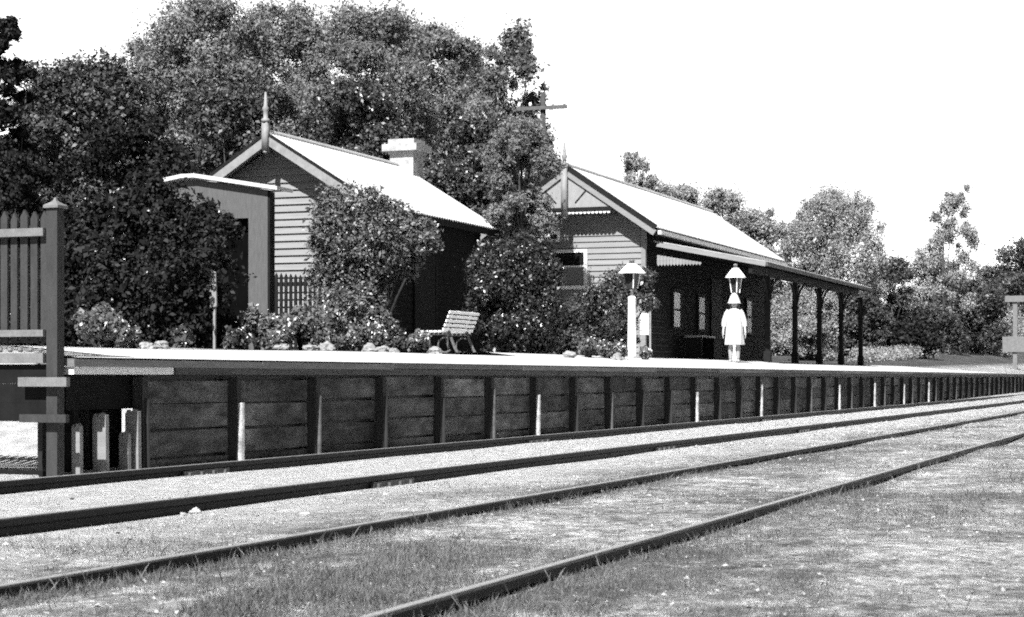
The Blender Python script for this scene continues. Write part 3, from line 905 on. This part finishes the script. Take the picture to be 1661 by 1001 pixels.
for i, (px, py, r, d) in enumerate(fl):
    bl_ = [(px + rnd.uniform(-.5, .5) * r, py + rnd.uniform(-.35, .5) * r, r * rnd.uniform(.4, .75)) for _ in range(6)]
    t, bl = bush('border_plant', desc[i], d, bl_, 1900, .055, M['leaf_pale'] if i not in (16, 17, 8) else M['leaf_mid'], 40 + i, group='border plants behind the platform edge', cat='plant', rough=.4)
    leaf_mesh('blossom', [(q[0] + Vector((-.06, -.06, .05)), q[1]) for q in bl], 40, .035, 140 + i, M['petal'], t, shell=.2)

# edging rocks
rk = [(240, 557, 12, 'lowest white rock alone before the big dark bush'), (262, 560, 8, 'small white rock right of the one before the big bush'), (505, 563, 10, 'flat white edging rock under the tall pale plant'), (527, 560, 12, 'large white edging rock left of the rock pair'),
      (601, 558, 11, 'left rock of the white pair below the climbing shrub'), (618, 559, 10, 'right rock of the white pair below the climbing shrub'), (637, 562, 9, 'rounded white edging rock right of the pair'), (705, 563, 9, 'pale rock beside the bench'), (455, 561, 9, 'half hidden pale rock in the left border'), (925, 570, 8, 'pale rock at the foot of the small dark shrub'), (1000, 573, 8, 'pale rock left of the lamp post')]
import bmesh
def rock(c, r, seed, name='edging_rock', m='rock', flat=.7):
    bm = bmesh.new()
    bmesh.ops.create_icosphere(bm, subdivisions=3, radius=1)
    rr = random.Random(seed)
    ph = [rr.uniform(0, 6) for _ in range(6)]
    for v in bm.verts:
        q = v.co.copy()
        k = 1 + .18 * math.sin(q.x * 2.6 + ph[0]) + .16 * math.sin(q.y * 3.1 + ph[1]) + .12 * math.sin(q.z * 4 + ph[2]) + .10 * math.sin(q.x * 7 + q.y * 6 + ph[3]) + .09 * math.sin(q.z * 9 - q.y * 8 + ph[4]) + rr.uniform(-.05, .05)
        v.co = Vector((q.x * 1.1, q.y, q.z * flat)) * k * r
    me = bpy.data.meshes.new(name); bm.to_mesh(me); bm.free()
    me.materials.append(M[m])
    o = link(name, me); o.location = c; o.rotation_euler = (0, 0, rr.uniform(0, 6))
    return o
for i, (px, py, r, lb) in enumerate(rk):
    d = 17.5 + (px - 240) * .0135 if px < 800 else 27 + (px - 925) * .02
    x, y = ray_xy(px, d)
    R = r / FPX * d * 1.15
    o = rock((x, y, (deck_z(y) if y < back(x) else hgt(x, y)) + R * .4), R, i)
    tag(o, lb, 'rock', 'white rocks edging the garden')
# loose pale stones on the ballast
for i, (px, py, r, lb) in enumerate([(315, 829, 8, 'large loose pale stone beside the second rail, lower left'), (298, 833, 5, 'small loose stone touching the large pale one'), (494, 834, 6, 'round pale stone on the ground between the tracks'), (1000, 733, 4, 'pale stone at the foot of the second rail'), (824, 755, 5, 'pale flat stone near the rail joint'), (843, 814, 4, 'small pale stone against the inner siding rail'), (195, 940, 6, 'pale stone in the grass at the lower left corner')]):
    d = H * FPX / (py - HY)
    x, y = ray_xy(px, d)
    tag(rock((x, y, hgt(x, y) + r / FPX * d * .3), r / FPX * d, 60 + i, 'loose_stone', 'stone', .8), lb, 'stone', 'loose stones beside the rails')

# ------------------------------------------------------------------ trees
def tree(label, px, top, bot, hw, d, n, size, m, seed, name='leafy_tree', nb=22, dense=2.6, sparse=1.0, lean=0.0, taper=.0, group='trees behind the station', shell=.7, rs=.34):
    rr = random.Random(seed)
    x0, y0 = ray_xy(px, d)
    z0 = max(hgt(x0, y0), 0)
    zt, zb = zat(top, x0, y0), zat(bot, x0, y0)
    R = hw / FPX * d
    hz = (zt - zb) / 2; zc = (zt + zb) / 2
    t = thing(name, label, 'tree', (x0, y0, z0), group)
    bl = []
    nb = int(nb * dense); n = int(n * dense)
    rs *= .74 if sparse >= 1 else .66
    if sparse < 1: nb = int(nb * 1.7)
    n = int(n * 1.7); size *= .68
    if m is M['leaf_tall'] or m is M['leaf_far']: n = int(n * 1.5); size *= .78
    for i in range(nb):
        while True:
            q = Vector((rr.uniform(-1, 1), rr.uniform(-1, 1), rr.uniform(-1, 1)))
            lim = 1.0 - taper * max(0, q.z)
            if i < 5: q = Vector((rr.uniform(-.45, .45) * lim, rr.uniform(-.4, .4), rr.uniform(.82, 1)))
            rxy = math.hypot(q.x, q.y)
            if rxy < lim and rxy ** 3 + abs(q.z) ** 3 < 1.05 and (q.length > .5 or rr.random() < .35): break
        r = R * rs * rr.choice((.5, .75, 1.0, 1.3)) * rr.uniform(.85, 1.15) * sparse
        k = 1 - rs * .75
        bl.append((Vector((x0 + q.x * R * k * ST + q.y * R * k * CT + lean * q.z * R * ST, y0 - q.x * R * k * CT + q.y * R * k * ST - lean * q.z * R * CT, zc + q.z * (hz - r * .6))), (r, r, r * (.78 if sparse >= 1 else rr.uniform(.9, 1.5)))))
    leaf_mesh('crown', bl, n, size, seed, m, t, shell=shell, rough=.5, fuzz=.15)
    b = MB()
    tw = max(.1, R * .07)
    mid = Vector((x0 + rr.uniform(-.2, .2), y0, (z0 + zc) / 2 + .2)); tip = Vector((x0, y0, zc + hz * .4))
    b.tube([(x0, y0, z0 - .2), mid, Vector((x0, y0, zc)), tip], [tw, tw * .8, tw * .55, tw * .15], 8)
    for q in bl[5:19]:
        s = Vector((x0, y0, zc - hz * rr.uniform(.0, .8)))
        mm = (s + q[0]) / 2 + Vector((0, 0, -.1 * R))
        b.tube([s, mm, q[0]], [tw * .4, tw * .26, tw * .08], 6)
    b.build('trunk', M['bark'], t, True)
    return t
tree('very dark narrow tree at the far left edge', 8, 28, 660, 66, 44, 17000, .15, M['leaf_dark'], 101, nb=34, taper=.35, name='conifer_tree')
tree('dark rounded tree between the far left tree and the tallest trees', 150, 92, 620, 140, 50, 24000, .16, M['leaf_mid'], 102, nb=30)
tree('tallest dark tree left of the waiting room finial', 330, -15, 600, 135, 58, 24000, .18, M['leaf_tall'], 103, nb=34)
tree('tall tree rising straight behind the waiting room gable', 470, -5, 600, 125, 62, 24000, .18, M['leaf_tall'], 104, nb=34)
tree('tall tree rising behind the waiting room roof', 600, 8, 600, 118, 60, 24000, .18, M['leaf_tall'], 105, nb=34)
tree('broad tree rising behind the chimney', 720, 30, 600, 105, 64, 22000, .19, M['leaf_tall'], 106, nb=32)
tree('light thin crowned tree at the right end of the tall trees', 825, 48, 600, 82, 68, 11000, .19, M['leaf_pale'], 107, nb=26, sparse=.85)
tree('low dark tree behind the big bush and shed', 215, 190, 620, 120, 40, 20000, .13, M['leaf_dark'], 108, nb=28)
tree('middle dark tree just left of the waiting room gable', 380, 140, 620, 100, 46, 18000, .14, M['leaf_mid'], 109, nb=28)
tree('glinting leafed tree over the waiting room ridge', 570, 125, 600, 115, 49, 22000, .14, M['leaf_gloss'], 110, nb=30)
tree('glinting leafed tree just right of the chimney', 760, 180, 600, 105, 47, 24000, .13, M['leaf_gloss'], 111, nb=30)
tree('slender leafy tree between the two buildings', 846, 190, 440, 62, 38.5, 15000, .10, M['leaf_tall'], 112, nb=24)
tree('low tree filling the gap at the left frame edge', 45, 240, 640, 120, 36, 14000, .12, M['leaf_dark'], 113, nb=24)
tree('dark tree filling the dip right of the far left tree', 85, 120, 640, 100, 53, 17000, .16, M['leaf_mid'], 114, nb=28)
tree('tall tree on the left shoulder of the tallest trees', 250, 55, 600, 95, 66, 16000, .19, M['leaf_tall'], 115, nb=26)
tree('rear tree between the tallest tree and the gable tree', 405, 25, 600, 100, 70, 16000, .2, M['leaf_tall'], 116, nb=26)
tree('rear tree above the middle of the waiting room roof', 540, 20, 600, 100, 72, 16000, .2, M['leaf_tall'], 117, nb=26)
tree('rear tree above the chimney', 665, 40, 600, 100, 72, 16000, .2, M['leaf_tall'], 118, nb=26)
tree('rear tree just left of the light thin crowned tree', 770, 85, 600, 90, 74, 13000, .2, M['leaf_tall'], 119, nb=26)
G2 = 'distant trees beyond the platform'
tree('small rounded tree showing over the station roof ridge', 1028, 246, 560, 44, 78, 6500, .17, M['leaf_far'], 120, nb=22, sparse=.9, group=G2)
tree('low tree just over the station roof, right of the rounded one', 1090, 292, 560, 66, 84, 8000, .18, M['leaf_far'], 121, nb=20, group=G2)
tree('spiky low tree over the middle of the station roof slope', 1165, 305, 570, 68, 82, 8500, .18, M['leaf_far'], 122, nb=22, group=G2, taper=.5)
tree('low tree above the roof end of the verandah', 1238, 338, 580, 66, 84, 8500, .18, M['leaf_far'], 123, nb=22, group=G2)
tree('broad gum tree standing beyond the verandah end', 1358, 304, 600, 95, 76, 15000, .16, M['leaf_far'], 124, nb=30, sparse=.8, group=G2, name='gum_tree')
tree('smaller gum tree partly behind the verandah roof', 1290, 360, 600, 62, 79, 8000, .17, M['leaf_far'], 125, nb=22, sparse=.85, group=G2, name='gum_tree')
tree('thin leaning gum tree with sky showing through', 1530, 300, 600, 66, 92, 4600, .19, M['leaf_far'], 126, nb=20, sparse=.62, lean=.35, taper=.55, group=G2, name='gum_tree')
tree('dark low tree right of the broad gum', 1440, 420, 610, 60, 80, 8000, .16, M['leaf_mid'], 127, nb=22, group=G2)
tree('dark spreading tree below the thin leaning gum', 1555, 450, 610, 80, 99, 10000, .2, M['leaf_mid'], 128, nb=24, group=G2)
tree('tall dark tree at the right frame edge', 1655, 385, 610, 76, 132, 11000, .26, M['leaf_mid'], 129, nb=26, group=G2)
tree('pale low tree seen under the verandah roof', 1320, 470, 600, 50, 66, 6000, .14, M['leaf_far'], 130, nb=20, group=G2)
tree('low bushy tree beside the last verandah post', 1400, 478, 600, 48, 73, 6500, .14, M['leaf_mid'], 131, nb=20, group=G2)
tree('grey tree standing behind the thin leaning gum', 1500, 415, 610, 80, 112, 9000, .22, M['leaf_far'], 132, nb=24, group=G2)
tree('broad dark tree between the leaning gum and the frame edge', 1610, 425, 615, 85, 140, 10000, .26, M['leaf_mid'], 133, nb=26, group=G2)
tree('low grey tree behind the pale bank and signpost', 1625, 500, 612, 60, 118, 7000, .2, M['leaf_far'], 134, nb=20, group=G2)
tree('low dark tree behind the round dark shrub', 1500, 490, 610, 70, 90, 8000, .17, M['leaf_mid'], 135, nb=22, group=G2)
bush('dark_shrub', 'round dark shrub on the bank beyond the verandah end', 77, [(1450, 550, 24), (1480, 540, 30), (1505, 552, 22), (1475, 560, 26)], 7000, .12, M['leaf_dark'], 150)
bush('pale_shrub', 'pale shrub on the bank left of the white signpost', 103, [(1570, 560, 26), (1600, 555, 26), (1545, 568, 18), (1625, 565, 22)], 5000, .16, M['leaf_far'], 151)
# clipped hedge at the back of the platform
b = [(Vector((x_, 11.9, hgt(x_, 11.9) + .25)), (.5, .5, .3)) for x_ in lin(on_line(1390, 11.9), on_line(1512, 11.9), 22)]
t = thing('low_hedge', 'long low clipped hedge beyond the verandah end', 'hedge', b[6][0])
leaf_mesh('foliage', b, 6000, .08, 160, M['leaf_far'], t, rough=.1)

# ------------------------------------------------------------------ telegraph pole, signpost
x, y = ray_xy(881, 52)
t = thing('telegraph_pole', 'dark telegraph pole with cross arms among the trees left of the fretted gable', 'pole', (x, y, 0))
b = MB(); b.tube([(x, y, 0), (x, y, zat(150, x, y))], [.11, .075], 10); b.build('pole', M['bark'], t, True)
for py, w in ((176, .75),):
    z = zat(py, x, y)
    b = MB(); b.box(x - .16, x - .09, y - w, y + w, z - .05, z + .05); ca = b.build('cross_arm', M['beam'], t)
    b = MB()
    for k in (-.9, -.45, .45, .9): b.lathe((x - .125, y + k * w, z + .051), [(.02, 0), (.045, .03), (.045, .09), (.02, .12)], 8)
    b.build('insulators', M['white'], ca, True)
x, y = on_line(1647, 8.3), 8.3
t = thing('platform_signpost', 'pale post with cross bar and white board at the far platform end', 'sign', (x, y, deck_z(y)))
b = MB(); b.box(x - .12, x + .06, y - .09, y + .09, deck_z(y) - .01, zat(482, x, y)); b.build('post', M['fencerail'], t)
b = MB(); b.box(x - .2, x - .121, y - .9, y + .42, zat(490, x, y), zat(480, x, y)); b.build('cross_bar', M['fencerail'], t)
b = MB(); b.box(x - .2, x - .121, y - 1.0, y + .52, zat(571, x, y), zat(546, x, y)); b.build('board', M['fencerail'], t)

# ------------------------------------------------------------------ the girl
gxw, gyw = on_line(1191, 9.0), 9.0
gz = deck_z(gyw)
HGT = 1.30
fw = Vector((-gxw, -gyw, 0)).normalized()      # she faces the camera
rt = Vector((-fw.y, fw.x, 0))                  # her left hand side
def G(s, f, z): return Vector((gxw, gyw, gz)) + rt * s * HGT + fw * f * HGT + Vector((0, 0, z * HGT))
girl = thing('person', 'girl in a loose white dress and white hat standing on the platform', 'person', (gxw, gyw, gz), None)
def skin_mesh(name, verts, edges, radii, mat_, parent, levels=2, root=0):
    me = bpy.data.meshes.new(name)
    me.from_pydata([tuple(v) for v in verts], edges, [])
    o = bpy.data.objects.new(name, me); COL.objects.link(o)
    o.modifiers.new('skin', 'SKIN').use_smooth_shade = True
    sv = me.skin_vertices[0].data
    for i, r in enumerate(radii):
        sv[i].radius = (r if hasattr(r, '__len__') else (r, r))
    sv[root].use_root = True
    o.modifiers.new('sub', 'SUBSURF').levels = levels
    dg = bpy.context.evaluated_depsgraph_get()
    m2 = bpy.data.meshes.new_from_object(o.evaluated_get(dg))
    bpy.data.objects.remove(o); bpy.data.meshes.remove(me)
    m2.name = name; m2.materials.clear(); m2.materials.append(mat_)
    m2.polygons.foreach_set('use_smooth', [True] * len(m2.polygons))
    return link(name, m2, parent)
V, E, R = [], [], []
def vtx(s, f, z, r, link_to=None):
    V.append(G(s, f, z)); R.append(r * HGT)
    if link_to is not None: E.append((link_to, len(V) - 1))
    return len(V) - 1
pel = vtx(0, 0, .50, .075)
wst = vtx(0, .005, .60, .068, pel)
chs = vtx(0, .005, .70, .075, wst)
nck = vtx(0, .0, .79, .036, chs)
nk2 = vtx(0, .008, .835, .034, nck)
hd1 = vtx(0, .015, .875, .056, nk2)
hd2 = vtx(0, .012, .925, .066, hd1)
hd3 = vtx(0, .005, .965, .045, hd2)
for s in (-1, 1):
    sh1 = vtx(s * .092, .0, .765, .034, chs)
    elb = vtx(s * .148, -.015, .615, .026, sh1)
    wri = vtx(s * .166, .03, .475, .018, elb)
    plm = vtx(s * .170, .04, .440, .021, wri)
    for k, (df, ln) in enumerate(((-.018, .045), (-.006, .053), (.006, .055), (.018, .048))):
        a = vtx(s * .172, .042 + df, .410, .0075, plm)
        c = vtx(s * .168, .046 + df, .410 - ln * .6, .0065, a)
        vtx(s * .163, .052 + df, .410 - ln, .0055, c)
    th = vtx(s * .160, .068, .430, .008, plm); vtx(s * .157, .078, .408, .0065, th)
    hip = vtx(s * .050, .0, .46, .062, pel)
    kne = vtx(s * .052, .008, .27, .037, hip)
    clf = vtx(s * .053, -.006, .19, .036, kne)
    ank = vtx(s * .054, -.004, .055, .022, clf)
    hel = vtx(s * .055, -.012, .022, .022, ank)
    vtx(s * .062, .065, .016, .018, hel)
skin_mesh('body', V, E, R, M['skin'], girl)
def shell_rings(rings, n=28, folds=0.0):       # rings of (z, half width, half depth, forward shift)
    b = MB(); vs, fs = [], []
    for (z, a, c, sh_) in rings:
        for k in range(n):
            q = 2 * math.pi * k / n
            w = 1 + folds * max(0, (.72 - z) / .5) * math.sin(q * 7 + z * 5)
            vs.append(G(a * w * math.cos(q), sh_ + c * w * math.sin(q), z))
    for i in range(len(rings) - 1):
        for k in range(n): fs.append((i*n+k, i*n+(k+1) % n, (i+1)*n+(k+1) % n, (i+1)*n+k))
    b.add(vs, fs); return b
dr_ = shell_rings([(.815, .048, .044, .004), (.80, .075, .058, .004), (.775, .098, .074, .004), (.72, .105, .086, .004), (.62, .112, .094, .004), (.52, .130, .108, .004), (.44, .134, .114, .004), (.36, .140, .120, .004), (.275, .147, .128, .004), (.262, .145, .126, .004), (.262, .13, .112, .004)], folds=.11)
dr_.build('dress', M['dress'], girl, True)
for s in (-1, 1):
    b = MB(); b.tube([G(s * .075, 0, .785), G(s * .104, 0, .74), G(s * .134, -.01, .66), G(s * .150, -.012, .60), G(s * .157, -.004, .54)], [.044 * HGT, .047 * HGT, .046 * HGT, .044 * HGT, .036 * HGT], 14, cap=False)
    b.build('sleeve', M['dress'], girl, True)
    b = MB(); b.tube([G(s * .053, -.006, .235), G(s * .053, -.006, .19), G(s * .054, -.004, .10), G(s * .054, -.004, .055)], [.041 * HGT, .041 * HGT, .031 * HGT, .027 * HGT], 12, cap=False)
    b.build('sock', M['stocking'], girl, True)
    b = MB(); b.tube([G(s * .054, -.035, .02), G(s * .055, -.015, .026), G(s * .058, .03, .022), G(s * .063, .085, .014)], [.018 * HGT, .028 * HGT, .027 * HGT, .016 * HGT], 12)
    b.build('shoe', M['stocking'], girl, True)
b = shell_rings([(.80, .06, .04, -.035), (.84, .075, .05, -.028), (.90, .078, .062, -.012), (.95, .074, .066, -.004), (.985, .05, .05, 0), (1.0, .01, .01, 0)], 20)
b.build('hair', M['hair'], girl, True)
b = shell_rings([(.893, .100, .104, .008), (.903, .098, .102, .008), (.935, .086, .086, .004), (.985, .068, .069, 0), (1.02, .050, .051, 0), (1.045, .030, .030, 0), (1.055, .006, .006, 0)], 24)
b.build('hat', M['dress'], girl, True)
for s in (-1, 1):
    b = MB(); b.lathe(tuple(G(s * .024, .068, .905)), [(.002, -.006), (.008, 0), (.002, .006)], 8); b.build('eye', M['black'], girl)
    b = MB(); b.lathe(tuple(G(s * .066, .0, .895)), [(.004, -.02), (.012, -.008), (.012, .012), (.004, .022)], 8); b.build('ear', M['skin'], girl, True)
b = MB(); b.bar(G(0, .066, .905), G(0, .082, .885), .014, .012); b.build('nose', M['skin'], girl)
b = MB(); b.bar(G(-.018, .073, .862), G(.018, .073, .862), .008, .008); b.build('mouth', M['greytrim'], girl)

# ------------------------------------------------------------------ grass along the siding
def grass():
    rg = np.random.default_rng(9)
    pts = []
    want = 170000
    def fbm(x, y):
        s = 0
        for k, (a, b_, c) in enumerate(((1.1, .7, 0), (2.3, -1.9, 1.3), (-3.7, 4.1, 2.2), (6.1, 7.3, .4), (9.7, -8.3, 5.1))):
            s = s + np.sin(a * x + b_ * y + c) * np.cos(b_ * x * .8 - a * y * 1.3 + c * 2) / (1 + .5 * k)
        return s
    tot = []
    while sum(len(q) for q in tot) < want:
        d = 4.4 / (1 - rg.random(300000) * (1 - 4.4 / 45))     # more blades near by
        px = rg.uniform(-60, 1720, 300000)
        lat = (px - CX) / FPX * d
        x = d * CT + lat * ST; y = d * ST - lat * CT
        dens = np.clip(.004 + .5 * fbm(x, y) * (1 + .5 * np.sin(x * 23 + np.cos(y * 19) * 2) * np.sin(y * 27 + 1)), .012, 1)
        for q in RY[2:]: dens = np.maximum(dens, .9 * np.exp(-((y - q + .05) / .10) ** 2))
        dens = np.where(y > 3.9, np.where(y > RY[1] - .15, 0.0, dens * .35), dens)
        for q in RY[2:]: dens = np.where(abs(y - q) < .05, 0, dens)
        ok = rg.random(len(x)) < dens
        tot.append(np.stack([x[ok], y[ok]], 1))
    p = np.concatenate(tot)[:want]
    n = len(p)
    z = np.array([hgt(a, b_) for a, b_ in p])
    f2 = fbm(p[:, 0] * .6 + 3, p[:, 1] * .6)
    hgt_ = np.clip(np.where(rg.random(n) < .06, 2.2, 1) * rg.gamma(2.0, .0049, n) * (1 + .35 * f2), .005, .09)
    wid = rg.uniform(.0006, .0016, n) * np.clip(np.hypot(p[:, 0], p[:, 1]) / 9, 1, 3)
    a = rg.uniform(0, 2 * np.pi, n)
    lean = rg.normal(0, .38, (n, 2)) * hgt_[:, None]
    v = np.empty((n, 4, 3))
    dx = np.cos(a) * wid; dy = np.sin(a) * wid
    v[:, 0] = np.stack([p[:, 0] - dx, p[:, 1] - dy, z - .004], 1)
    v[:, 1] = np.stack([p[:, 0] + dx, p[:, 1] + dy, z - .004], 1)
    v[:, 2] = np.stack([p[:, 0] + dx * .6 + lean[:, 0] * .6, p[:, 1] + dy * .6 + lean[:, 1] * .6, z + hgt_ * .65], 1)
    v[:, 3] = np.stack([p[:, 0] - dx * .3 + lean[:, 0], p[:, 1] - dy * .3 + lean[:, 1], z + hgt_], 1)
    o = raw_quads('grass', v, M['grass'], None)
    o["kind"] = "stuff"
grass()

def gravel():
    rg = np.random.default_rng(21)
    n = 24000
    x = 4 + 52 * rg.random(n) ** 1.7
    y = rg.uniform(3.9, 7.35, n)
    m2 = 12000                                  # sparser bits over the siding
    x = np.concatenate([x, 4 + 30 * rg.random(m2) ** 1.5]); y = np.concatenate([y, rg.uniform(-1.5, 3.9, m2)]); n += m2
    keep = np.ones(n, bool)
    for q_ in RY: keep &= abs(y - q_) > .07
    x, y = x[keep], y[keep]; n = len(x)
    z = np.array([hgt(a, c) for a, c in zip(x, y)])
    r = rg.gamma(3, .0024, n) * np.clip(x / 14, .8, 2) 
    r = np.where(y < 3.9, np.clip(r * .8, .003, .012), np.clip(r * .75, .003, .016))
    o = np.stack([x, y, z + r * .25], 1)
    ax = rg.normal(size=(n, 3, 3)) * .25 + np.eye(3)[None] * np.where(rg.random((n, 3, 1)) < .5, -1, 1)
    k = rg.uniform(.6, 1.2, (n, 3))
    A = [ax[:, i] * (r * k[:, i])[:, None] for i in range(3)]
    A[2] = A[2] * .7
    # each pebble: an octahedron, its eight faces as triangles folded into quads
    q = np.empty((n, 4, 4, 3))
    T, B_ = o + A[2], o - A[2]
    ring = [o + A[0], o + A[1], o - A[0], o - A[1]]
    for i in range(4):
        q[:, i] = np.stack([ring[i], ring[(i + 1) % 4], T, (T + ring[i]) / 2], 1)
    g_ = raw_quads('gravel', q.reshape(-1, 4, 3), M['stone'], None)
    g_["kind"] = "stuff"
gravel()
